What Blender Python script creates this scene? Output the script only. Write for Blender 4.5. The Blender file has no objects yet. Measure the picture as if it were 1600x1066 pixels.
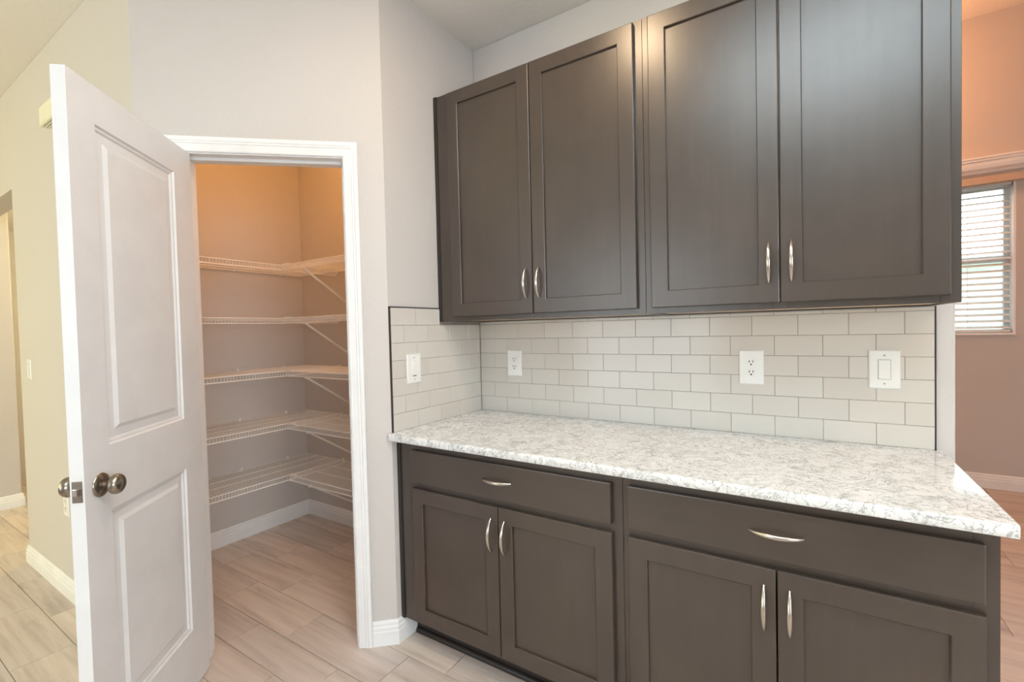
import bpy, bmesh, math, random
from mathutils import Matrix, Vector, Quaternion
random.seed(7)
scene = bpy.context.scene
COL = scene.collection

# ------------------------------------------------------------------ camera
F_PX = 725.64                                   # focal length in pixels of a 1600 px wide frame
CAM_LOC = Vector((1.5138, -2.0375, 1.3461))
YAW, PITCH, ROLL = -0.5699, -0.0249, -0.0240
def cam_axes():
    sy, cy, sp, cp = math.sin(YAW), math.cos(YAW), math.sin(PITCH), math.cos(PITCH)
    f = Vector((sy*cp, cy*cp, sp)); r = Vector((cy, -sy, 0)); u = r.cross(f)
    c, s = math.cos(ROLL), math.sin(ROLL)
    return c*r + s*u, -s*r + c*u, f
RIGHT, UP, FWD = cam_axes()
cam = bpy.data.cameras.new('camera')
cam.sensor_fit = 'HORIZONTAL'; cam.sensor_width = 36.0
cam.lens = F_PX/1600*36.0
cam.clip_start = 0.02
cam_o = bpy.data.objects.new('camera', cam); COL.objects.link(cam_o)
M = Matrix.Identity(4)
for i in range(3):
    M[i][0], M[i][1], M[i][2], M[i][3] = RIGHT[i], UP[i], -FWD[i], CAM_LOC[i]
cam_o.matrix_world = M
scene.camera = cam_o
def in_frame(p, margin=40):
    d = Vector(p) - CAM_LOC; z = d.dot(FWD)
    if z < 0.05: return False
    x = 800 + F_PX*d.dot(RIGHT)/z; y = 533 - F_PX*d.dot(UP)/z
    return -margin < x < 1600+margin and -margin < y < 1066+margin

# ------------------------------------------------------------------ view, world, lights
scene.view_settings.view_transform = 'Standard'
scene.view_settings.look = 'None'
scene.view_settings.exposure = 0.07
scene.view_settings.gamma = 1.0
scene.view_settings.use_curve_mapping = False
w = bpy.data.worlds.new('daylight'); scene.world = w; w.use_nodes = True
bg = w.node_tree.nodes['Background']
bg.inputs[0].default_value = (0.78, 0.93, 1.0, 1); bg.inputs[1].default_value = 4.0

def area_light(name, loc, aim, size, power, color, shape='RECTANGLE', size_y=None, spread=180):
    l = bpy.data.lights.new(name, 'AREA'); l.shape = shape; l.size = size
    if size_y: l.size_y = size_y
    l.energy = power; l.color = color; l.spread = math.radians(spread)
    o = bpy.data.objects.new(name, l); COL.objects.link(o)
    o.location = loc
    o.rotation_euler = (Vector(aim)-Vector(loc)).to_track_quat('-Z', 'Y').to_euler()
    return o
def point_light(name, loc, power, color, radius=0.05):
    l = bpy.data.lights.new(name, 'POINT'); l.energy = power; l.color = color; l.shadow_soft_size = radius
    o = bpy.data.objects.new(name, l); COL.objects.link(o); o.location = loc
    return o
# the photographer's flash, fired up at the white ceiling beside the camera
fl = bpy.data.lights.new('bounced_flash', 'SPOT'); fl.energy = 640; fl.color = (0.69, 0.87, 1.0)
fl.spot_size = math.radians(84); fl.spot_blend = .6; fl.shadow_soft_size = .004
fo = bpy.data.objects.new('bounced_flash', fl); COL.objects.link(fo); fo.location = (1.70, -1.95, 1.75)
fo.rotation_euler = (math.radians(180), 0, 0)
# unseen cool fill added in front of the solid rear wall
area_light('rear_cool_fill', (-0.4, -5.35, 1.35), (0.6, 0, 1.2), 2.6, 60, (0.80, 0.92, 1.0), 'RECTANGLE', 2.1)
# cool fill added at the windowless right-hand wall, brightens pantry and floor
area_light('side_cool_fill', (4.55, -3.1, 1.45), (0, -3.0, 1.2), 2.4, 88, (0.77, 0.91, 1.0), 'RECTANGLE', 1.7)
# recessed warm can lights in the kitchen ceiling
area_light('recessed_can_lamp', (0.80, -1.12, 2.84), (0.80, -1.12, 0), 0.13, 9, (1.0, 0.72, 0.45), 'DISK')
area_light('recessed_can_lamp', (2.70, -1.12, 2.84), (2.70, -1.12, 0), 0.13, 9, (1.0, 0.72, 0.45), 'DISK')
# living room lamps on the left
area_light('living_room_window_light', (-3.6, -4.6, 1.7), (-1.9, -1.28, 1.5), 2.4, 70, (1.0, 0.93, 0.48), 'RECTANGLE', 1.8)
point_light('hallway_warm_fill', (-3.3, -0.1, 2.25), 42, (1.0, 0.83, 0.42), 0.06)  # unseen lamp added to brighten and yellow the hallway opening
# pantry bulb and dining room lamp
point_light('pantry_bulb', (-0.80, -0.62, 2.66), 11.5, (1.0, 0.46, 0.13), 0.03)
point_light('dining_room_bulb', (1.60, 2.45, 3.2), 56, (1.0, 0.43, 0.18), 0.10)

# ------------------------------------------------------------------ materials
def nmat(name):
    m = bpy.data.materials.new(name); m.use_nodes = True
    nt = m.node_tree; b = nt.nodes['Principled BSDF']
    return m, nt, b
def sset(b, **kw):
    for k, v in kw.items():
        k = k.replace('_', ' ')
        if k in b.inputs: b.inputs[k].default_value = v
def srgb(r, g, b):
    f = lambda c: (c/255/12.92) if c/255 <= .04045 else ((c/255+.055)/1.055)**2.4
    return (f(r), f(g), f(b), 1)
def coords(nt, scale=(1,1,1), kind='Object'):
    tc = nt.nodes.new('ShaderNodeTexCoord'); mp = nt.nodes.new('ShaderNodeMapping')
    mp.inputs['Scale'].default_value = scale
    nt.links.new(tc.outputs[kind], mp.inputs['Vector']); return mp.outputs['Vector']
def noise(nt, vec, scale, detail=4, rough=.55, dist=0.0):
    n = nt.nodes.new('ShaderNodeTexNoise'); n.inputs['Scale'].default_value = scale
    n.inputs['Detail'].default_value = detail; n.inputs['Roughness'].default_value = rough
    n.inputs['Distortion'].default_value = dist
    nt.links.new(vec, n.inputs['Vector']); return n.outputs['Fac']
def ramp(nt, fac, stops):
    r = nt.nodes.new('ShaderNodeValToRGB'); e = r.color_ramp.elements
    while len(e) < len(stops): e.new(0.5)
    for el, (p, c) in zip(e, stops): el.position = p; el.color = c
    nt.links.new(fac, r.inputs['Fac']); return r.outputs['Color']
def mix(nt, a, b, fac, mode='MIX'):
    n = nt.nodes.new('ShaderNodeMix'); n.data_type = 'RGBA'; n.blend_type = mode
    for sock, v in ((n.inputs['Factor'], fac), (n.inputs['A'], a), (n.inputs['B'], b)):
        if hasattr(v, 'is_linked'): nt.links.new(v, sock)
        else: sock.default_value = v
    return n.outputs['Result']
def math_(nt, op, a, b=None):
    n = nt.nodes.new('ShaderNodeMath'); n.operation = op
    for sock, v in zip(n.inputs, (a, b)):
        if v is None: continue
        if hasattr(v, 'is_linked'): nt.links.new(v, sock)
        else: sock.default_value = v
    return n.outputs[0]
def bump(nt, b, h, strength, dist=.002):
    n = nt.nodes.new('ShaderNodeBump'); n.inputs['Strength'].default_value = strength
    n.inputs['Distance'].default_value = dist
    nt.links.new(h, n.inputs['Height']); nt.links.new(n.outputs[0], b.inputs['Normal'])
def plain(name, col, rough=.5, metal=0.0, **kw):
    m, nt, b = nmat(name)
    v = coords(nt); n = noise(nt, v, 9, 3)
    c = ramp(nt, n, [(0.3, tuple(x*.97 for x in col[:3])+(1,)), (0.7, tuple(min(1, x*1.03) for x in col[:3])+(1,))])
    nt.links.new(c, b.inputs['Base Color'])
    sset(b, Roughness=rough, Metallic=metal, **kw)
    return m
def wall_mat(name, col, s=0.35, sc=70):
    m, nt, b = nmat(name); v = coords(nt)
    n = noise(nt, v, sc, 3, .6); n2 = noise(nt, v, 2.0, 2)
    c = ramp(nt, n2, [(0.3, tuple(x*.985 for x in col[:3])+(1,)), (0.7, col)])
    nt.links.new(c, b.inputs['Base Color']); sset(b, Roughness=.75)
    bump(nt, b, n, s, .004); return m
def wood_mat(name, col, axis, rough=.36):
    """dark stained maple; grain runs along the axis given by the stretch"""
    m, nt, b = nmat(name); sc = {'z': (38, 38, 2.2), 'x': (4.5, 42, 42)}[axis]
    v = coords(nt, sc); g = noise(nt, v, 1.0, 6, .65, 0.0)
    v2 = coords(nt, (1, 1, 1)); blotch = noise(nt, v2, 3.5, 4, .6, 0.0)
    c = ramp(nt, g, [(.30, tuple(x*.90 for x in col[:3])+(1,)), (.70, tuple(x*1.07 for x in col[:3])+(1,))])
    c2 = ramp(nt, blotch, [(.30, (.80, .79, .78, 1)), (.70, (1.12, 1.10, 1.08, 1))])
    nt.links.new(mix(nt, c, c2, 1.0, 'MULTIPLY'), b.inputs['Base Color'])
    sset(b, Roughness=rough-.05)
    b.inputs['Specular IOR Level'].default_value = .85
    bump(nt, b, g, .04, .001); return m
def floor_mat():
    m, nt, b = nmat('floor_plank_porcelain')
    oi = nt.nodes.new('ShaderNodeObjectInfo'); geo = nt.nodes.new('ShaderNodeNewGeometry')
    rnd = math_(nt, 'FRACT', math_(nt, 'ADD', oi.outputs['Random'], geo.outputs['Random Per Island']))
    tc = nt.nodes.new('ShaderNodeTexCoord'); mp = nt.nodes.new('ShaderNodeMapping')
    cb = nt.nodes.new('ShaderNodeCombineXYZ')
    for k, f in enumerate((37.0, 53.0, 11.0)): nt.links.new(math_(nt, 'MULTIPLY', rnd, f), cb.inputs[k])
    nt.links.new(cb.outputs[0], mp.inputs['Location']); nt.links.new(tc.outputs['Object'], mp.inputs['Vector'])
    mp.inputs['Scale'].default_value = (1.5, 24, 24)
    g = noise(nt, mp.outputs[0], 1.0, 6, .62, .15)
    mp2 = nt.nodes.new('ShaderNodeMapping'); nt.links.new(cb.outputs[0], mp2.inputs['Location'])
    nt.links.new(tc.outputs['Object'], mp2.inputs['Vector']); mp2.inputs['Scale'].default_value = (1.8, 10, 10)
    k = noise(nt, mp2.outputs[0], 1.0, 4, .6, .3)
    c = ramp(nt, g, [(.28, srgb(184, 169, 159)), (.50, srgb(209, 195, 185)), (.75, srgb(222, 209, 200))])
    dk = ramp(nt, k, [(.26, (.66, .65, .64, 1)), (.40, (1, 1, 1, 1))])
    tint = ramp(nt, rnd, [(0, (.93, .93, .94, 1)), (1, (1.05, 1.03, 1.0, 1))])
    nt.links.new(mix(nt, mix(nt, c, dk, .8, 'MULTIPLY'), tint, 1.0, 'MULTIPLY'), b.inputs['Base Color'])
    sset(b, Roughness=.42); bump(nt, b, g, .06, .001); return m
def quartz_mat():
    m, nt, b = nmat('white_quartz_grey_veins'); v = coords(nt, (1, 1, 1))
    def ridge(scale, dist, rough, w0, w1, dark):
        n = noise(nt, v, scale, 7, rough, dist)
        r = math_(nt, 'ABSOLUTE', math_(nt, 'SUBTRACT', n, .5))
        return ramp(nt, r, [(0.0, (dark, dark*.985, dark*.96, 1)), (w0, (dark+.25, dark+.24, dark+.23, 1)), (w1, (1, 1, 1, 1))])
    veins = ridge(9, 3.2, .66, .007, .022, .20)
    fine = ridge(22, 2.6, .62, .008, .028, .36)
    cl = noise(nt, v, 9, 4, .6, .8)
    amount = ramp(nt, cl, [(.42, (.12, .12, .12, 1)), (.64, (.9, .9, .9, 1))])
    base = ramp(nt, noise(nt, v, 20, 5, .65, .8), [(.32, srgb(208, 208, 207)), (.46, srgb(238, 239, 240)), (.70, srgb(250, 250, 251))])
    c = mix(nt, base, veins, .85, 'MULTIPLY')
    c = mix(nt, c, mix(nt, c, fine, 1.0, 'MULTIPLY'), amount)
    nt.links.new(c, b.inputs['Base Color']); sset(b, Roughness=.12); return m
def tile_mat():
    m, nt, b = nmat('glazed_warm_grey_tile')
    oi = nt.nodes.new('ShaderNodeObjectInfo')
    c = ramp(nt, oi.outputs['Random'], [(0, srgb(207, 200, 191)), (1, srgb(212, 206, 198))])
    nt.links.new(c, b.inputs['Base Color']); sset(b, Roughness=.14)
    bump(nt, b, noise(nt, coords(nt), 14, 2), .04, .004); return m

PAINT = srgb(208, 202, 198)
MT = dict(
    paint=wall_mat('greige_orange_peel_paint', PAINT),
    ceil=wall_mat('white_knockdown_ceiling', srgb(236, 231, 224), .6, 38),
    trim=plain('white_gloss_trim_paint', srgb(244, 244, 245), .32),
    door=plain('white_door_paint', srgb(230, 229, 230), .38),
    wood=wood_mat('espresso_stained_maple', srgb(66, 55, 48), 'z'),
    woodx=wood_mat('espresso_stained_maple_across', srgb(66, 55, 48), 'x'),
    dark=plain('dark_espresso_edge', srgb(42, 36, 33), .45),
    maple=plain('natural_maple_underside', srgb(206, 178, 146), .5),
    quartz=quartz_mat(), tile=tile_mat(), floor=floor_mat(),
    grout=plain('grey_brown_grout', srgb(150, 142, 135), .85),
    fgrout=plain('floor_grout', srgb(166, 149, 136), .9),
    edge=plain('dark_metal_tile_edge', srgb(72, 66, 62), .35, .7),
    nickel=plain('brushed_nickel', srgb(196, 190, 182), .24, 1.0),
    pewter=plain('satin_nickel_knob', srgb(150, 142, 132), .26, 1.0),
    plate=plain('white_plastic_plate', srgb(240, 239, 236), .3),
    slot=plain('dark_slot', srgb(40, 38, 36), .6),
    wire=plain('white_vinyl_coated_wire', srgb(250, 249, 247), .4),
    chime=plain('cream_plastic', srgb(236, 232, 208), .45),
    slat=plain('white_blind_slat', srgb(232, 234, 232), .45),
    valance=plain('tan_wood_valance', srgb(204, 180, 158), .45),
    lawn=plain('lawn_green', srgb(150, 158, 136), .9),
    fence=plain('pale_neighbour_wall', srgb(226, 226, 214), .9),
    reddoor=plain('red_brown_wood', srgb(132, 84, 60), .5),
)
def glass_mat():
    m, nt, b = nmat('window_glass'); sset(b, Roughness=0.0, IOR=1.45); b.inputs['Transmission Weight'].default_value = 1
    b.inputs['Base Color'].default_value = (.93, .98, .97, 1); return m
MT['glass'] = glass_mat()

# ------------------------------------------------------------------ mesh helpers
class MB:
    def __init__(s): s.v = []; s.f = []
    def add(s, verts, faces):
        o = len(s.v); s.v += [tuple(p) for p in verts]; s.f += [tuple(i+o for i in f) for f in faces]; return s
    def box(s, x0, x1, y0, y1, z0, z1, T=None):
        P = [(x0,y0,z0),(x1,y0,z0),(x1,y1,z0),(x0,y1,z0),(x0,y0,z1),(x1,y0,z1),(x1,y1,z1),(x0,y1,z1)]
        if T: P = [T(*p) for p in P]
        return s.add(P, [(0,3,2,1),(4,5,6,7),(0,1,5,4),(1,2,6,5),(2,3,7,6),(3,0,4,7)])
    def prism(s, poly, z0, z1):
        n = len(poly); P = [(x,y,z0) for x,y in poly]+[(x,y,z1) for x,y in poly]
        return s.add(P, [tuple(range(n))[::-1], tuple(range(n,2*n))]+[(i,(i+1)%n,(i+1)%n+n,i+n) for i in range(n)])
    def rings(s, rings, closed=True, cap=True):
        o = []; n = len(rings[0])
        for r in rings: o += r
        F = []
        for k in range(len(rings)-1):
            for i in range(n if closed else n-1):
                j = (i+1) % n; F.append((k*n+i, k*n+j, (k+1)*n+j, (k+1)*n+i))
        if cap:
            F.append(tuple(range(n))[::-1]); F.append(tuple((len(rings)-1)*n+i for i in range(n)))
        return s.add(o, F)
    def bar(s, a, b, r, sides=5):
        a, b = Vector(a), Vector(b); d = (b-a).normalized()
        t = Vector((0,0,1)) if abs(d.z) < .9 else Vector((1,0,0))
        u = d.cross(t).normalized(); w_ = d.cross(u)
        R = [[tuple(p + r*(math.cos(2*math.pi*i/sides)*u + math.sin(2*math.pi*i/sides)*w_)) for i in range(sides)] for p in (a, b)]
        return s.rings(R)
    def lathe(s, prof, origin, axis, sides=28):
        d = Vector(axis).normalized(); t = Vector((0,0,1)) if abs(d.z) < .9 else Vector((1,0,0))
        u = d.cross(t).normalized(); w_ = d.cross(u); O = Vector(origin)
        R = [[tuple(O + d*h + r*(math.cos(2*math.pi*i/sides)*u + math.sin(2*math.pi*i/sides)*w_)) for i in range(sides)] for h, r in prof]
        return s.rings(R)
    def build(s, name, mat, parent=None, bevel=0.0, seg=2, smooth=False):
        me = bpy.data.meshes.new(name); me.from_pydata(s.v, [], s.f); me.update()
        bm = bmesh.new(); bm.from_mesh(me)
        bmesh.ops.recalc_face_normals(bm, faces=bm.faces)
        if bevel > 0:
            bmesh.ops.bevel(bm, geom=[e for e in bm.edges if e.calc_face_angle(0) > .5], offset=bevel, segments=seg, affect='EDGES', profile=.6)
        if smooth:
            for f in bm.faces: f.smooth = True
        bm.to_mesh(me); bm.free()
        if smooth:
            for e in me.edges: pass
            me.set_sharp_from_angle(angle=math.radians(50))
        me.materials.append(MT[mat])
        o = bpy.data.objects.new(name, me); COL.objects.link(o)
        if parent: attach(o, parent)
        return o
def attach(o, parent):
    o.parent = parent; o.matrix_parent_inverse = Matrix.Translation(-parent.location) if parent.type == 'EMPTY' else Matrix.Identity(4)
def thing(name, label, cat, loc, group=None):
    o = bpy.data.objects.new(name, None); COL.objects.link(o); o.location = loc
    o.empty_display_size = .05
    return tag(o, label, cat, group)
def tag(o, label, cat=None, group=None, kind=None):
    o['label'] = label
    if cat: o['category'] = cat
    if group: o['group'] = group
    if kind: o['kind'] = kind
    return o
def struct(o, label, cat): return tag(o, label, cat, kind='structure')
def grid_mesh(name, sx, sy, sz, bev, mat):
    """a bevel-edged block centred on its own origin, shared by alike pieces"""
    bm = bmesh.new(); bmesh.ops.create_cube(bm, size=1)
    bmesh.ops.scale(bm, vec=(sx, sy, sz), verts=bm.verts)
    bmesh.ops.bevel(bm, geom=bm.edges[:], offset=bev, segments=1, affect='EDGES')
    me = bpy.data.meshes.new(name); bm.to_mesh(me); bm.free(); me.materials.append(MT[mat]); return me

# ------------------------------------------------------------------ layout numbers (metres)
H = 2.845                      # kitchen ceiling
COUNTER = 0.914
WALL_END = 1.912               # right end of the back wall
TILE_END = 1.8607
ANG = math.radians(42)
E_S = Vector((-math.cos(ANG), -math.sin(ANG), 0)); E_N = Vector((math.sin(ANG), -math.cos(ANG), 0))
C0 = Vector((0, -.65, 0))
def A(s, n, z): return tuple(C0 + E_S*s + E_N*n + Vector((0, 0, z)))   # angled pantry wall frame
HALL_Y = -1.28
S_END = (-.65-HALL_Y)/math.sin(ANG)
HALL_X0 = A(S_END, 0, 0)[0]
OPEN_R, OPEN_L, HEAD = .167, .780, 2.076        # pantry doorway between the jambs
P_X, P_Y = -1.675, .05                          # pantry inner wall planes
HALL_END = -2.51
DIN_Y, DIN_H = 3.05, 3.70

# ------------------------------------------------------------------ setting: walls and ceilings
wall_back = struct(MB().box(0, WALL_END, 0, .12, 0, H).build('wall_back', 'paint', bevel=.006), 'greige textured kitchen wall behind the dark wall cabinets', 'wall')
wall_left = struct(MB().prism([(0,.12), (-.115,.12), (-.115,-.60), (0,-.65)], 0, H).build('wall_left', 'paint'), 'short greige return wall beside the cabinets with tiled lower part', 'wall')
m = MB()
def wing(s0, s1, z0, z1): m.box(s0, s1, -.115, 0, z0, z1, T=A)
wing(.0, OPEN_R-.018, 0, H); wing(OPEN_L+.018, S_END, 0, H); wing(OPEN_R-.018, OPEN_L+.018, HEAD+.018, H)
wall_angled = struct(m.build('wall_angled', 'paint'), 'greige angled wall around the pantry doorway', 'wall')
m = MB().prism([(HALL_X0, HALL_Y), (HALL_END, HALL_Y), (HALL_END, HALL_Y+.115), (HALL_X0-.05, HALL_Y+.115)], 0, H)
m.box(-7, HALL_END, HALL_Y, HALL_Y+.115, 2.26, H)
struct(m.build('wall_hall', 'paint', bevel=.004), 'yellow-lit hallway wall with light switch, outlet and chime', 'wall')
struct(MB().box(P_X-.115, P_X, HALL_Y+.1, .17, 0, H).build('wall_pantry_left', 'paint'), 'pantry wall carrying the long wire shelves', 'wall')
struct(MB().box(P_X-.05, -.11, P_Y, .17, 0, H).build('wall_pantry_right', 'paint'), 'pantry wall carrying the braced wire shelves', 'wall')
struct(MB().box(-7, -3.93, HALL_Y, -1.04, 0, 2.4).build('wall_hall_jamb', 'paint', bevel=.01), 'thick end of the wall at the far side of the hallway opening', 'wall')
struct(MB().box(-7, P_X-.1, .9, 1.0, 0, H).box(-7.1, -7, -5.5, 1.0, 0, H).build('wall_hall_far', 'paint'), 'shaded far wall inside the hallway', 'wall')
struct(MB().box(-5.0, -4.9, -1.04, .9, 0, 2.4).build('wall_hall_end', 'paint'), 'end wall deep inside the hallway', 'wall')
struct(MB().box(-7, 4.7, -5.6, -5.5, 0, H).build('wall_rear', 'paint'), 'greige wall behind the kitchen aisle', 'wall')
# dining side walls and the far window wall
WX0, WX1, WZ0, WZ1 = 1.55, 2.848, 1.212, 2.405
m = MB(); m.box(-.2, WX0, DIN_Y, DIN_Y+.16, 0, DIN_H); m.box(WX1, 4.7, DIN_Y, DIN_Y+.16, 0, DIN_H)
m.box(WX0, WX1, DIN_Y, DIN_Y+.16, 0, WZ0); m.box(WX0, WX1, DIN_Y, DIN_Y+.16, WZ1, DIN_H)
struct(m.build('wall_dining', 'paint'), 'warm-lit dining room wall with the window', 'wall')
struct(MB().box(4.6, 4.7, -5.5, 3.1, 0, DIN_H).build('wall_right', 'paint'), 'greige wall on the far right of the kitchen and dining room', 'wall')
struct(MB().box(-.2, -.1, .17, 3.05, 0, DIN_H).build('wall_dining_left', 'paint'), 'dining room side wall behind the pantry', 'wall')
struct(MB().box(-7.1, 4.7, -5.6, .12, H, H+.06).box(-7.1, -.1, .12, 1.0, H, H+.06).build('ceiling', 'ceil'), 'white textured kitchen ceiling', 'ceiling')
struct(MB().box(-7, P_X-.1, HALL_Y+.115, .9, 2.40, 2.44).build('ceiling_hall', 'ceil'), 'lower hallway ceiling beyond the opening', 'ceiling')
struct(MB().box(-.2, 4.7, .0, 3.21, DIN_H, DIN_H+.06).build('ceiling_dining', 'ceil'), 'taller ceiling of the dining room', 'ceiling')
struct(MB().box(-.2, 4.7, .06, .12, H-.002, DIN_H+.02).build('wall_dining_header', 'paint'), 'drop wall between the kitchen ceiling and the taller dining room', 'wall')

# ------------------------------------------------------------------ floor with separate planks
floor = struct(MB().box(-7.1, 4.7, -5.6, 3.2, -.08, -.004).build('floor', 'fgrout'), 'wood-look porcelain plank floor with staggered joints', 'floor')
PL = .568
ybounds = [-.29+.2*k for k in range(18)]                   # rows towards the dining room
ybounds = sorted(ybounds + [-.49, -.69, -.887, -1.04, -1.195, -1.395] + [-1.395-.2*k for k in range(1, 7)], reverse=True)
vis, rest = [], []
meshes = {}
i0 = ybounds.index(-.69)
for r in range(len(ybounds)-1):
    y1, y0 = ybounds[r], ybounds[r+1]; k = r-i0
    off = (-.462-.1945*k) % PL
    n0 = int((-6.6)/PL)
    for n in range(n0, int(4.3/PL)+1):
        xa = off+n*PL; cx, cy = xa+PL/2, (y0+y1)/2
        seen = any(in_frame((cx+dx*PL/2, cy+dy*(y1-y0)/2, 0), 10) for dx in (-1,0,1) for dy in (-1,0,1))
        seen = seen and not (cx > WALL_END-2.2 and cx < WALL_END-.3 and cy > -.4) and not (cx < P_X-.35 and cy > -1.0) and not (cx < -.25 and cy > .25)
        d = (Vector((cx, cy, 0))-CAM_LOC).length
        (vis if seen else rest).append((d, cx, cy, y1-y0))
vis.sort(); rest += vis[290:]; vis = vis[:290]
for d, cx, cy, h in vis:
    key = round(h, 4)
    if key not in meshes: meshes[key] = grid_mesh('plank', PL-.0026, h-.0026, .008, .0008, 'floor')
    o = bpy.data.objects.new('plank', meshes[key]); COL.objects.link(o); o.parent = floor
    o.location = (cx, cy, -.004+random.uniform(-.0003, .0003))
m = MB()
for d, cx, cy, h in rest: m.box(cx-PL/2+.0013, cx+PL/2-.0013, cy-h/2+.0018, cy+h/2-.0018, -.008, 0)
o = m.build('plank_field', 'floor', floor); o['kind'] = 'stuff'

# ------------------------------------------------------------------ skirting boards
PROF = [(0,0), (.0145,0), (.0145,.058), (.012,.064), (.012,.076), (.008,.083), (.008,.093), (.003,.104), (0,.104)]
def baseboard(name, label, pts, side, h=1.0):
    """pts: floor polyline on the wall face; side +1 offsets to the left of travel, -1 to the right"""
    P = [Vector((p[0], p[1])) for p in pts]; nrm = []
    for a, b in zip(P, P[1:]):
        d = (b-a).normalized(); nrm.append(Vector((-d.y, d.x))*side)
    R = []
    for i, p in enumerate(P):
        if i == 0: mv = nrm[0]
        elif i == len(P)-1: mv = nrm[-1]
        else:
            mv = (nrm[i-1]+nrm[i]).normalized(); mv = mv/mv.dot(nrm[i])
        R.append([(p.x+mv.x*(d+.0003), p.y+mv.y*(d+.0003), z*h) for d, z in PROF])
    return struct(MB().rings(R).build(name, 'trim'), label, 'baseboard')
pA = lambda s: A(s, 0, 0)[:2]
baseboard('baseboard_angled', 'white baseboard wrapping the corner between doorway and base cabinet', [pA(.104), (0,-.65), (0,-.545)], -1)
baseboard('baseboard_hall', 'white baseboard along the yellow-lit hallway wall', [pA(OPEN_L+.064), (HALL_X0, HALL_Y), (HALL_END, HALL_Y), (HALL_END, HALL_Y+.115)], 1)
baseboard('baseboard_hall_far', 'white baseboard around the thick wall end inside the hallway opening', [(-6.5,HALL_Y), (-3.93,HALL_Y), (-3.93,-1.04), (-6.5,-1.04)], -1)
baseboard('baseboard_pantry', 'white baseboard around the inside of the pantry', [(P_X, HALL_Y+.12), (P_X, P_Y), (-.118, P_Y)], -1)
baseboard('baseboard_dining', 'white baseboard below the dining room window', [(-.1, DIN_Y), (4.6, DIN_Y)], -1, 1.1)

# ------------------------------------------------------------------ pantry doorway: casing, jambs
CAS = [(0,0), (0,.010), (.005,.012), (.008,.0105), (.030,.013), (.033,.0165), (.038,.0150), (.043,.0185), (.057,.0185), (.057,0)]
sR, sL, zT = OPEN_R-.005, OPEN_L+.005, HEAD+.005
R = [[A(sR-w_, n+.0004, .001) for w_, n in CAS], [A(sR-w_, n+.0004, zT+w_) for w_, n in CAS], [A(sL+w_, n+.0004, zT+w_) for w_, n in CAS], [A(sL+w_, n+.0004, .001) for w_, n in CAS]]
trim1 = struct(MB().rings(R).build('trim_1', 'trim'), 'white moulded casing around the pantry doorway', 'door casing')
m = MB(); m.box(OPEN_R-.018, OPEN_R, -.118, .001, 0, HEAD, T=A); m.box(OPEN_L, OPEN_L+.018, -.118, .001, 0, HEAD, T=A); m.box(OPEN_R-.018, OPEN_L+.018, -.118, .001, HEAD, HEAD+.018, T=A)
m.build('jamb', 'trim', trim1)
m = MB(); m.box(OPEN_R, OPEN_R+.011, -.078, -.042, 0, HEAD, T=A); m.box(OPEN_L-.011, OPEN_L, -.078, -.042, 0, HEAD, T=A); m.box(OPEN_R, OPEN_L, -.078, -.042, HEAD-.011, HEAD, T=A)
m.build('door_stop', 'trim', trim1)
MB().box(OPEN_R-.001, OPEN_R+.0015, -.034, -.006, .90, .96, T=A).build('strike_plate', 'pewter', trim1)
m = MB(); sI = OPEN_R-.005
R = [[A(sR-w_, -.116-n, .001) for w_, n in CAS], [A(sR-w_, -.116-n, zT+w_) for w_, n in CAS], [A(sL+w_, -.116-n, zT+w_) for w_, n in CAS], [A(sL+w_, -.116-n, .001) for w_, n in CAS]]
struct(m.rings(R).build('trim_2', 'trim'), 'white casing on the pantry side of the doorway', 'door casing')

# ------------------------------------------------------------------ the open pantry door
HG = Vector((-.5419, -1.1553, 0)); LT = Vector((-.1296, -1.6194, 0))
D_E = (LT-HG).normalized(); D_N = Vector((-D_E.y, D_E.x, 0)); DW = .6207; DZ0, DZ1 = .012, 2.070; DTH = .035
def D(x, d, z): return tuple(HG + D_E*x + D_N*d + Vector((0,0,z)))     # x from hinge, d out of the visible face
door = MB()
xs = [0, .118, .520, DW]; zs = [DZ0, .235, .852, 1.040, 1.960, DZ1]
RINGS = [(0,0), (.004,.006), (.011,.0065), (.016,.011), (.040,.0095), (.052,.003)]
for face_d, sgn in ((0, -1), (-DTH, 1)):
    for i in range(3):
        for j in range(5):
            x0, x1, z0, z1 = xs[i], xs[i+1], zs[j], zs[j+1]
            if i == 1 and j in (1, 3):
                RR = []
                for ins, dep in RINGS:
                    d = face_d + sgn*dep
                    RR.append([D(x0+ins,d,z0+ins), D(x1-ins,d,z0+ins), D(x1-ins,d,z1-ins), D(x0+ins,d,z1-ins)])
                door.rings(RR, True, False); door.add(RR[-1], [(0,1,2,3)])
            else:
                door.add([D(x0,face_d,z0), D(x1,face_d,z0), D(x1,face_d,z1), D(x0,face_d,z1)], [(0,1,2,3)])
b0, b1 = 0, -DTH
door.add([D(0,b0,DZ0), D(DW,b0,DZ0), D(DW,b1,DZ0), D(0,b1,DZ0), D(0,b0,DZ1), D(DW,b0,DZ1), D(DW,b1,DZ1), D(0,b1,DZ1)],
         [(0,1,2,3), (4,5,6,7), (1,2,6,5), (0,3,7,4)])
dme = door.build('door_1', 'door')
bm = bmesh.new(); bm.from_mesh(dme.data); bmesh.ops.remove_doubles(bm, verts=bm.verts, dist=1e-5); bmesh.ops.recalc_face_normals(bm, faces=bm.faces); bm.to_mesh(dme.data); bm.free()
struct(dme, 'white two-panel pantry door standing open with nickel knob', 'door')
KX, KZ = .563, .937
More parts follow.
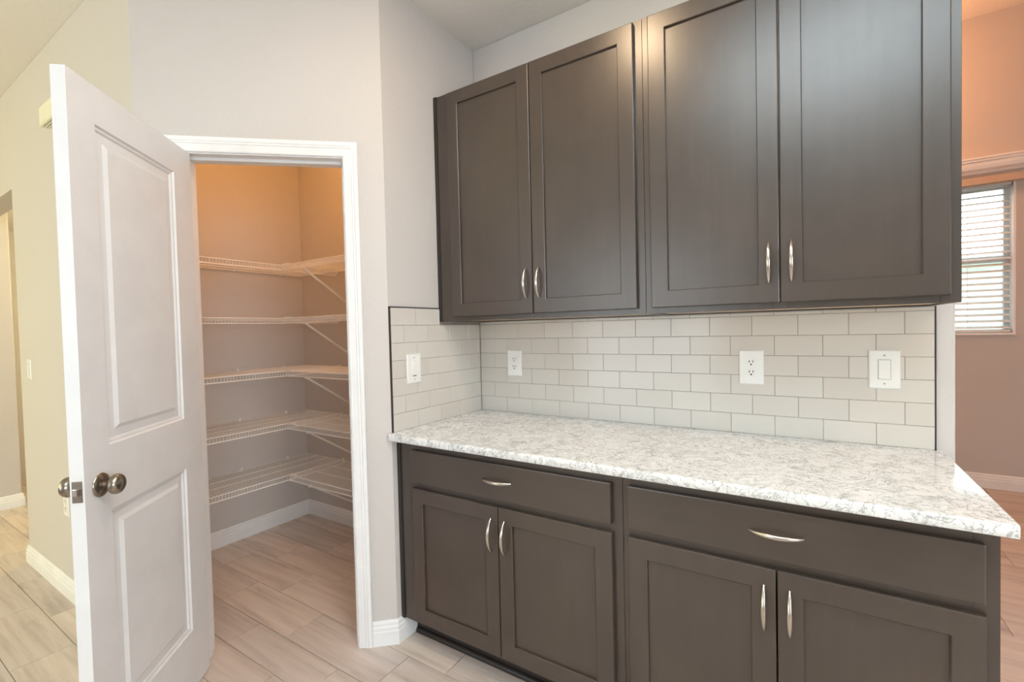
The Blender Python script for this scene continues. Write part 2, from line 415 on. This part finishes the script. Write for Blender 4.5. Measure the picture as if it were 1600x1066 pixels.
for d0, sg in ((0, 1), (-DTH, -1)):
    k = MB().lathe([(0,.031), (.003,.0335), (.006,.032), (.009,.023), (.011,.011), (.020,.0100), (.024,.013), (.028,.021), (.035,.0272), (.043,.0285), (.051,.0255), (.056,.018), (.0585,.008), (.059,.002)], D(KX, d0, KZ), D_N*sg).build('door_knob', 'pewter', dme, smooth=True)
lp = MB().box(DW-.001, DW+.0015, -.030, -.005, KZ-.029, KZ+.029, T=D).build('latch_plate', 'pewter', dme, bevel=.0012)
MB().box(DW+.001, DW+.010, -.024, -.011, KZ-.011, KZ+.011, T=D).build('latch_bolt', 'nickel', lp, bevel=.003)
for zz in (.25, 1.04, 1.83):
    hg = MB(); hg.bar(D(-.006, -DTH-.004, zz-.045), D(-.006, -DTH-.004, zz+.045), .006, 10)
    hg.build('hinge', 'pewter', dme)

# ------------------------------------------------------------------ backsplash tiles
PH, PW, GR = .0770, .1533, .0012
tile_meshes = {}
def put_tile(parent, axis, a0, a1, z0, z1):
    """axis 'x': tile on the back wall between x a0..a1; axis 'y': on the return wall between y a0..a1"""
    la, lz = a1-a0-GR, z1-z0-GR
    if la < .004 or lz < .004: return
    key = (axis, round(la, 4), round(lz, 4))
    if key not in tile_meshes:
        tile_meshes[key] = grid_mesh('tile', la if axis == 'x' else .008, .008 if axis == 'x' else la, lz, .0012, 'tile')
    o = bpy.data.objects.new('tile', tile_meshes[key]); COL.objects.link(o); o.parent = parent
    c, zc = (a0+a1)/2, (z0+z1)/2; j = random.uniform(-.0002, .0002)
    o.location = (c, -.004+j, zc) if axis == 'x' else (.004+j, c, zc)
UP_Z0, UP_Z1, UP_Y = 1.391, 2.462, -.325
MB().box(.001, TILE_END, -.0055, .0, COUNTER, UP_Z0-.001).build('grout_bed', 'grout', wall_back)
MB().box(0, .0055, -.6457, -.001, COUNTER, UP_Z0).box(0, .0055, -.6457, UP_Y-.004, UP_Z0, COUNTER+7*PH).build('grout_bed', 'grout', wall_left)
for r in range(7):
    z0 = COUNTER+r*PH; z1 = z0+PH if r < 6 else UP_Z0-.001
    x1 = TILE_END; nx = x1-PW*(1 if r % 2 == 0 else .5)
    while x1 > .012:
        put_tile(wall_back, 'x', max(nx, .009), x1, z0, z1); x1 = nx; nx -= PW
    yend = -.0095 if r < 6 else UP_Y-.005
    y0 = -.6457; ny = y0+PW*(1 if r % 2 == 0 else .5)
    while y0 < yend-.004:
        put_tile(wall_left, 'y', y0, min(ny, yend), z0, z0+PH); y0 = ny; ny += PW
zt = COUNTER+7*PH
MB().box(0, .0095, -.6497, -.6457, COUNTER, zt+.004).box(0, .0095, -.6497, UP_Y-.004, zt, zt+.004).build('tile_edge_strip', 'edge', wall_left)
MB().box(TILE_END, TILE_END+.003, -.0092, 0, COUNTER, UP_Z0-.001).build('tile_edge_strip', 'edge', wall_back)

# ------------------------------------------------------------------ cabinets
def arch_handle(length, tall, T, name, parent):
    """bow handle: T(u, v, d) maps along / across / out of the door"""
    R = []; N = 18
    for i in range(N+1):
        t = i/N; u = (t-.5)*length; a = math.sin(math.pi*t)
        d = tall*(a**.75)*.92
        wv = .0034+.0028*(a**.8); wt = .0030+.0012*a
        du = math.cos(math.pi*t)*tall*math.pi/length
        nl = math.hypot(1, du); tx, td = -du/nl, 1/nl
        ring = []
        for k in range(10):
            th = 2*math.pi*k/10
            ring.append(T(u+tx*wt*math.sin(th), wv*math.cos(th), d+.002+td*wt*math.sin(th)))
        R.append(ring)
    m = MB().rings(R)
    for sg in (-1, 1):
        u = sg*(length/2-.007)
        m.rings([[T(u+.0045*math.cos(2*math.pi*k/8), .0045*math.sin(2*math.pi*k/8), dd) for k in range(8)] for dd in (-.0008, .007)])
    return m.build(name, 'nickel', parent, smooth=True)
def shaker_door(parent, x0, x1, z0, z1, yf, handle_x, handle_z, label=None):
    SW, TH = .060, .0195
    m = MB(); b = .0030; c = .0022; yo = yf-.0005; yt = yf-TH
    loop = lambda i, y: [(x0+i, y, z0+i), (x1-i, y, z0+i), (x1-i, y, z1-i), (x0+i, y, z1-i)]
    L = [loop(0, yo), loop(0, yt+b), loop(b*.35, yt+b*.35), loop(b, yt), loop(SW-c, yt), loop(SW, yt+c), loop(SW, yo), loop(0, yo)]
    m.rings(L, True, False)
    d = m.build('door', 'wood', parent)
    MB().box(x0+SW-.004, x1-SW+.004, yf-TH+.0095, yf-.004, z0+SW-.004, z1-SW+.004).build('panel', 'wood', d)
    y = yf-TH
    arch_handle(.128, .030, lambda u, v, o: (handle_x+v, y-o, handle_z+u), 'handle', d)
    return d
def carcass(name, parent, x0, x1, y0, z0, z1, top=True):
    m = MB(); t = .016; yb = -.0102
    m.box(x0, x0+t, y0+.019, yb, z0, z1); m.box(x1-t, x1, y0+.019, yb, z0, z1)
    if top: m.box(x0+t, x1-t, y0+.019, yb, z1-t, z1)
    m.box(x0+t, x1-t, yb-.006, yb, z0, z1-t)
    return m.build(name, 'wood', parent)
def face_frame(parent, x0, x1, y0, z0, z1, stiles, rails):
    m = MB()
    for a, b in stiles: m.box(a, b, y0, y0+.019, z0, z1)
    xs_ = sorted(stiles)
    for (a, b), (c, d) in zip(xs_, xs_[1:]):
        for r0, r1 in rails: m.box(b, c, y0, y0+.019, r0, r1)
    return m.build('face_frame', 'wood', parent, bevel=.0006, seg=1)
def upper(x0, x1, dx, label, filler=False):
    t = thing('wall_cabinet', label, 'cabinet', ((x0+x1)/2, 0, UP_Z0))
    carcass('body', t, x0+.0005, x1-.0005, UP_Y, UP_Z0, UP_Z1)
    MB().box(x0+.016, x1-.016, UP_Y+.0195, -.017, UP_Z0+.004, UP_Z0+.016).build('bottom_panel', 'maple', t)
    face_frame(t, x0, x1, UP_Y, UP_Z0, UP_Z1, [(x0+.0005, dx[0]+.02), (dx[1]-.018, dx[2]+.018), (dx[3]-.02, x1-.0005)], [(UP_Z0, UP_Z0+.036), (UP_Z1-.036, UP_Z1)])
    if filler:
        MB().box(.0008, x0, UP_Y-.004, UP_Y+.010, UP_Z0, UP_Z1+.003).build('scribe_strip', 'dark', t, bevel=.003)
    mid = (dx[1]+dx[2])/2
    shaker_door(t, dx[0], dx[1], UP_Z0+.021, UP_Z1-.010, UP_Y, mid-.031, 1.540)
    shaker_door(t, dx[2], dx[3], UP_Z0+.021, UP_Z1-.010, UP_Y, mid+.031, 1.540)
    return t
upper(.0205, 1.008, (.097, .5365, .5395, .979), 'dark brown two-door wall cabinet next to the pantry return wall', True)
upper(1.008, 1.861, (1.032, 1.4355, 1.4385, 1.837), 'dark brown two-door wall cabinet at the open end beside the dining room')
LO_Y, LO_Z1 = -.620, .884
def lower(x0, x1, dx, dr, label, filler=False):
    t = thing('base_cabinet', label, 'cabinet', ((x0+x1)/2, -.3, 0))
    carcass('body', t, x0+.0005, x1-.0005, LO_Y, .10, LO_Z1, False)
    MB().box(x0+.0165, x1-.0165, LO_Y+.019, -.0165, .10, .116).build('bottom_panel', 'maple', t)
    face_frame(t, x0, x1, LO_Y, .10, LO_Z1, [(x0+.0005, dx[0]+.02), (dx[3]-.02, x1-.0005)], [(.10, .14), (.668, .735), (.830, LO_Z1)])
    tk = MB().box(x0+.001, x1-.001, -.545, -.530, 0.001, .10)
    toe = tk.build('toe_kick', 'dark', t)
    prof = [(0,0), (.016,0), (.0150,.008), (.0115,.0140), (.006,.0175), (0,.0185)]
    MB().rings([[(xx, -.5452-d, z+.001) for d, z in prof] for xx in (x0+.001, x1-.001)]).build('shoe_moulding', 'dark', toe)
    if filler:
        MB().box(.0008, x0, LO_Y-.006, LO_Y+.010, .098, LO_Z1).build('scribe_strip', 'dark', t, bevel=.003)
    d = MB().box(dr[0], dr[1], LO_Y-.0195, LO_Y-.0005, .714, .849).build('drawer', 'woodx', t, bevel=.0034, seg=2)
    cx = (dr[0]+dr[1])/2; y = LO_Y-.0195
    arch_handle(.128, .028, lambda u, v, o: (cx+u, y-o, .786+v), 'handle', d)
    mid = (dx[1]+dx[2])/2
    shaker_door(t, dx[0], dx[1], .121, .688, LO_Y, mid-.030, .578)
    shaker_door(t, dx[2], dx[3], .121, .688, LO_Y, mid+.030, .578)
    return t
lower(.0205, 1.010, (.097, .5345, .5375, .978), (.094, .976), 'dark brown base cabinet with drawer next to the pantry baseboard', True)
lower(1.010, 1.864, (1.030, 1.4340, 1.4370, 1.839), (1.031, 1.837), 'dark brown base cabinet with drawer at the open end of the counter')

# ------------------------------------------------------------------ countertop
def countertop():
    z0, z1, r = .8845, COUNTER, .007
    m = MB()
    # right-end profile swept along x with eased front edge
    prof = [(-.0005, z0), (-.672, z0), (-.674, z0+.002), (-.674, z1-r)]
    for k in range(1, 6):
        a = math.pi/2*k/5; prof.append((-.674+r-r*math.cos(a), z1-r+r*math.sin(a)))
    prof.append((-.0005, z1))
    m.rings([[(x, y, z) for y, z in prof] for x in (.0006, 1.879)])
    o = m.build('countertop', 'quartz', smooth=True)
    return tag(o, 'white quartz countertop with grey veining over the base cabinets', 'countertop')
countertop()

# ------------------------------------------------------------------ switch plates and outlets
def plate(root, T, w_, h, th=.005):
    m = MB(); c = .004
    ring = lambda i, d: [T(-w_/2+i, -h/2+i, d), T(w_/2-i, -h/2+i, d), T(w_/2-i, h/2-i, d), T(-w_/2+i, h/2-i, d)]
    return m.rings([ring(0, 0), ring(0, .002), ring(c, th)]).build('cover_plate', 'plate', root)
def rbox(T, u0, u1, v0, v1, d0, d1, name, mat, root, bevel=0.0):
    return MB().box(u0, u1, v0, v1, d0, d1, T=T).build(name, mat, root, bevel=bevel)
def outlet(loc, T, label, w_=.086, h=.133, group=None):
    t = thing('wall_outlet', label, 'outlet', loc); plate(t, T, w_, h)
    for s in (-1, 1):
        ring = []
        for k in range(20):
            a = 2*math.pi*k/20; ring.append((max(-.0145, min(.0145, .0175*math.cos(a)))*1.0, s*.0195+.0165*math.sin(a)))
        r = MB().rings([[T(u, v, d) for u, v in ring] for d in (.0045, .0072)]).build('receptacle', 'plate', t)
        hole = MB()
        hole.box(-.0075, -.0048, s*.0195-.001, s*.0195+.008, .0068, .0076, T=T); hole.box(.0048, .0075, s*.0195-.0005, s*.0195+.0075, .0068, .0076, T=T)
        hole.rings([[T(.0032*math.cos(k*math.pi/5), s*.0195-.008+.0032*math.sin(k*math.pi/5), d) for k in range(10)] for d in (.0068, .0076)])
        hole.build('socket_slots', 'slot', r)
    MB().rings([[T(.003*math.cos(k*math.pi/5), .003*math.sin(k*math.pi/5), d) for k in range(10)] for d in (.0045, .0062)]).build('screw', 'plate', t)
    return t
def switch(loc, T, label, w_=.086, h=.133, dimmer=False):
    t = thing('wall_switch', label, 'light switch', loc); plate(t, T, w_, h)
    pw, ph = (.0165, .033)
    rbox(T, -pw-.0012, pw+.0012, -ph-.0012, ph+.0012, .0046, .0053, 'paddle_frame', 'grout' if not dimmer else 'plate', t)
    if dimmer:
        p = rbox(T, -.011, .011, -.026, .036, .0050, .0078, 'paddle', 'plate', t, .0012)
        rbox(T, -.0105, .0105, -.0345, -.0310, .0052, .0068, 'slider', 'slot', t)
    else:
        rbox(T, -pw, pw, -ph, ph, .0050, .0085, 'paddle', 'plate', t, .0015)
    for s in (-1, 1):
        MB().rings([[T(.0028*math.cos(k*math.pi/4), s*.0485+.0028*math.sin(k*math.pi/4), d) for k in range(8)] for d in (.0044, .0056)]).build('screw', 'grout', t)
    return t
BF = lambda cx, cz, y=-.0085: (lambda u, v, d: (cx+u, y-d, cz+v))
LF = lambda cy, cz: (lambda u, v, d: (.0085+d, cy+u, cz+v))
HF = lambda cx, cz: (lambda u, v, d: (cx+u, HALL_Y-.0003-d, cz+v))
outlet((.2275, -.0085, 1.172), BF(.2275, 1.172), 'white duplex outlet on the back tiles near the corner with the return wall')
outlet((1.3215, -.0085, 1.176), BF(1.3215, 1.176), 'white duplex outlet on the tiles below the end wall cabinet')
switch((1.7295, -.0085, 1.178), BF(1.7295, 1.178), 'white rocker switch on the tiles near the dining room')
switch((.0085, -.5165, 1.181), LF(-.5165, 1.181), 'white dimmer switch on the tiled return wall', dimmer=True)

# ------------------------------------------------------------------ hallway fittings
switch((-2.31, HALL_Y, 1.18), HF(-2.31, 1.18), 'white light switch on the yellow-lit hallway wall', .075, .118)
outlet((-1.745, HALL_Y, .49), HF(-1.745, .49), 'white outlet low on the yellow-lit hallway wall', .075, .118)
ch = thing('door_chime', 'cream louvred door chime high on the hallway wall', 'door chime', (-1.60, HALL_Y, 2.44))
cb = MB().box(-1.70, -1.46, HALL_Y-.045, HALL_Y-.0003, 2.415, 2.500).build('housing', 'chime', ch, bevel=.004)
for k in range(3): MB().box(-1.695, -1.465, HALL_Y-.044+.012*k, HALL_Y-.036+.012*k, 2.407, 2.4145).build('louvre', 'chime', ch)

# ------------------------------------------------------------------ wire shelves in the pantry
SH_Z = [1.781, 1.449, 1.117, .784, .456]
SX, SY = -1.270, -.350                  # front lips of the two runs
ORD = ['top', 'second from top', 'middle', 'second from floor', 'lowest']
WR = .0017
Y_END = HALL_Y+.117
def wire_shelf_long(z, label):
    t = thing('wire_shelf', label, 'wire shelf', (P_X, -.55, z), 'long wire shelves in the pantry')
    m = MB(); y = Y_END+.012
    while y < P_Y-.006:
        m.bar((P_X+.006, y, z), (SX, y, z), WR, 4); m.bar((SX, y, z), (SX, y, z-.029), WR, 4); y += .0175
    o = m.build('deck_wires', 'wire', t); o['kind'] = 'stuff'
    for x in (P_X+.008, P_X+.13, P_X+.25):
        MB().bar((x, Y_END+.004, z-.0035), (x, P_Y-.004, z-.0035), .0028, 6).build('cross_rod', 'wire', t)
    for zz in (z+.0005, z-.030):
        MB().bar((SX+.001, Y_END+.004, zz), (SX+.001, P_Y-.004, zz), .0034, 6).build('front_rod', 'wire', t)
    for yy in (-1.08, -.76, -.44, -.116):
        c = MB().box(P_X+.0004, P_X+.010, yy-.006, yy+.006, z-.010, z+.012)
        c.lathe([(0,.0065), (.004,.0065), (.006,.004)], (P_X+.010, yy, z+.007), (1,0,0), 8)
        c.build('wall_clip', 'wire', t)
def wire_shelf_short(z, label):
    t = thing('wire_shelf', label, 'wire shelf', (-.75, P_Y, z), 'braced wire shelves in the pantry')
    m = MB(); x = SX+.012; x1 = -.155
    while x < x1-.006:
        yb = P_Y-.006; m.bar((x, yb, z), (x, SY, z), .0010, 4); m.bar((x, SY, z), (x, SY, z-.029), .0013, 4); x += .0127
    o = m.build('deck_wires', 'wire', t); o['kind'] = 'stuff'
    for y in (P_Y-.008, P_Y-.13, P_Y-.26):
        MB().bar((SX+.008, y, z-.0035), (x1, y, z-.0035), .0028, 6).build('cross_rod', 'wire', t)
    for zz in (z+.0005, z-.030):
        MB().bar((SX+.006, SY-.001, zz), (x1, SY-.001, zz), .0034, 6).build('front_rod', 'wire', t)
    # flat diagonal brace from the lip back to the wall
    for bx in (-1.052, -.45):
        b = MB(); a0, a1 = Vector((bx, SY+.004, z-.034)), Vector((bx, P_Y-.002, z-.290))
        b.bar(a0, a1, .0062, 6); b.box(bx-.009, bx+.009, SY-.006, SY+.010, z-.040, z-.028); b.box(bx-.009, bx+.009, P_Y-.005, P_Y-.0004, z-.306, z-.276)
        b.build('brace', 'wire', t)
    MB().box(SX+.0075, SX+.070, SY-.004, SY+.016, z+.003, z+.009).build('corner_connector', 'wire', t, bevel=.002)
    for xx in (SX+.016, -.95, -.60, -.25):
        c = MB().box(xx-.006, xx+.006, P_Y-.010, P_Y-.0004, z-.020, z+.012); c.build('wall_clip', 'wire', t)
for z, nm in zip(SH_Z, ORD):
    wire_shelf_long(z, 'white wire shelf on the long pantry wall, %s of five' % nm)
    wire_shelf_short(z, 'white wire shelf with diagonal brace on the short pantry wall, %s of five' % nm)

# ------------------------------------------------------------------ dining room window
win = MB()
fy0, fy1 = DIN_Y+.095, DIN_Y+.150
win.box(WX0, WX0+.045, fy0, fy1, WZ0, WZ1); win.box(WX1-.045, WX1, fy0, fy1, WZ0, WZ1)
win.box(WX0+.045, WX1-.045, fy0, fy1, WZ0, WZ0+.045); win.box(WX0+.045, WX1-.045, fy0, fy1, WZ1-.045, WZ1)
window = struct(win.build('window_1', 'trim', bevel=.003), 'white framed dining room window with bright daylight outside', 'window')
MB().box(WX0+.045, WX1-.045, fy0-.012, fy1-.006, 1.785, 1.835).build('meeting_rail', 'trim', window)
for z0, z1 in ((WZ0+.045, 1.785), (1.835, WZ1-.045)):
    MB().box(WX0+.045, WX1-.045, fy0+.022, fy0+.027, z0, z1).build('pane', 'glass', window)
MB().box(WX0+.0005, WX1-.0005, DIN_Y-.012, fy0, WZ0+.0005, WZ0+.018).build('sill', 'trim', window, bevel=.003)
m = MB(); m.box(WX1-.014, WX1-.0005, DIN_Y+.0005, fy0, WZ0+.018, WZ1-.0005); m.box(WX0+.0005, WX0+.014, DIN_Y+.0005, fy0, WZ0+.018, WZ1-.0005)
m.build('jamb_liner', 'trim', window)
bl = thing('window_blind', 'white horizontal slat blind hanging in the dining room window', 'blind', ((WX0+WX1)/2, DIN_Y+.045, WZ0))
BX0, BX1 = WX0+.022, WX1-.022
zz = WZ0+.062
tl = math.radians(22); n_s = 23; pitch = (2.352-zz)/(n_s-1)
sm = None
for k in range(n_s):
    if sm is None:
        b = MB(); hw = .024; R = []
        for i in range(5):
            q = -1+i*.5; yy = hw*q*math.cos(tl); z_ = hw*q*math.sin(tl)+.003*(1-q*q)
            R.append((yy, z_))
        prof = [(y, z) for y, z in R]+[(y, z-.0025) for y, z in reversed(R)]
        b.rings([[(x, y, z) for y, z in prof] for x in (BX0, BX1)])
        o = b.build('slat', 'slat'); sm = o.data
    else:
        o = bpy.data.objects.new('slat', sm); COL.objects.link(o)
    o.location = (0, DIN_Y+.045, zz+k*pitch); attach(o, bl)
MB().box(BX0, BX1, DIN_Y+.022, DIN_Y+.068, WZ0+.022, WZ0+.040).build('bottom_rail', 'slat', bl, bevel=.004)
MB().box(BX0, BX1, DIN_Y+.012, DIN_Y+.075, 2.372, WZ1-.002).build('head_rail', 'slat', bl)
for cx in (WX0+.25, 2.58):
    MB().bar((cx, DIN_Y+.0205, WZ0+.03), (cx, DIN_Y+.0205, 2.374), .0016, 5).build('ladder_cord', 'slat', bl)
val = MB().box(1.45, 2.885, DIN_Y-.060, DIN_Y-.0006, 2.385, 2.440).build('window_valance', 'valance', bevel=.004)
tag(val, 'tan wooden valance board above the window blind', 'valance')
prof = [(0,2.475), (.020,2.475), (.026,2.490), (.050,2.505), (.058,2.530), (.058,2.556), (.066,2.560), (.066,2.574), (.072,2.578), (.072,2.592), (0,2.592)]
struct(MB().rings([[(x, DIN_Y-.0005-d, z) for d, z in prof] for x in (1.35, 4.55)]).build('trim_3', 'trim'), 'moulded ledge trim across the wall above the window', 'trim')

# ------------------------------------------------------------------ outside the window
tag(MB().box(-8, 14, 3.4, 26, -.5, -.2).build('lawn', 'lawn'), 'green lawn outside the dining room window', 'lawn', kind='stuff')
nb = thing('neighbour_house', 'pale neighbouring house outside the dining room window', 'house', (4, 13, -.199))
MB().box(-3, 9, 12, 16, -.199, 2.5).build('wall', 'fence', nb)
MB().prism([(-3.6,11.4), (9.6,11.4), (9.6,16.6), (-3.6,16.6)], 2.5, 2.75).build('roof', 'slat', nb)
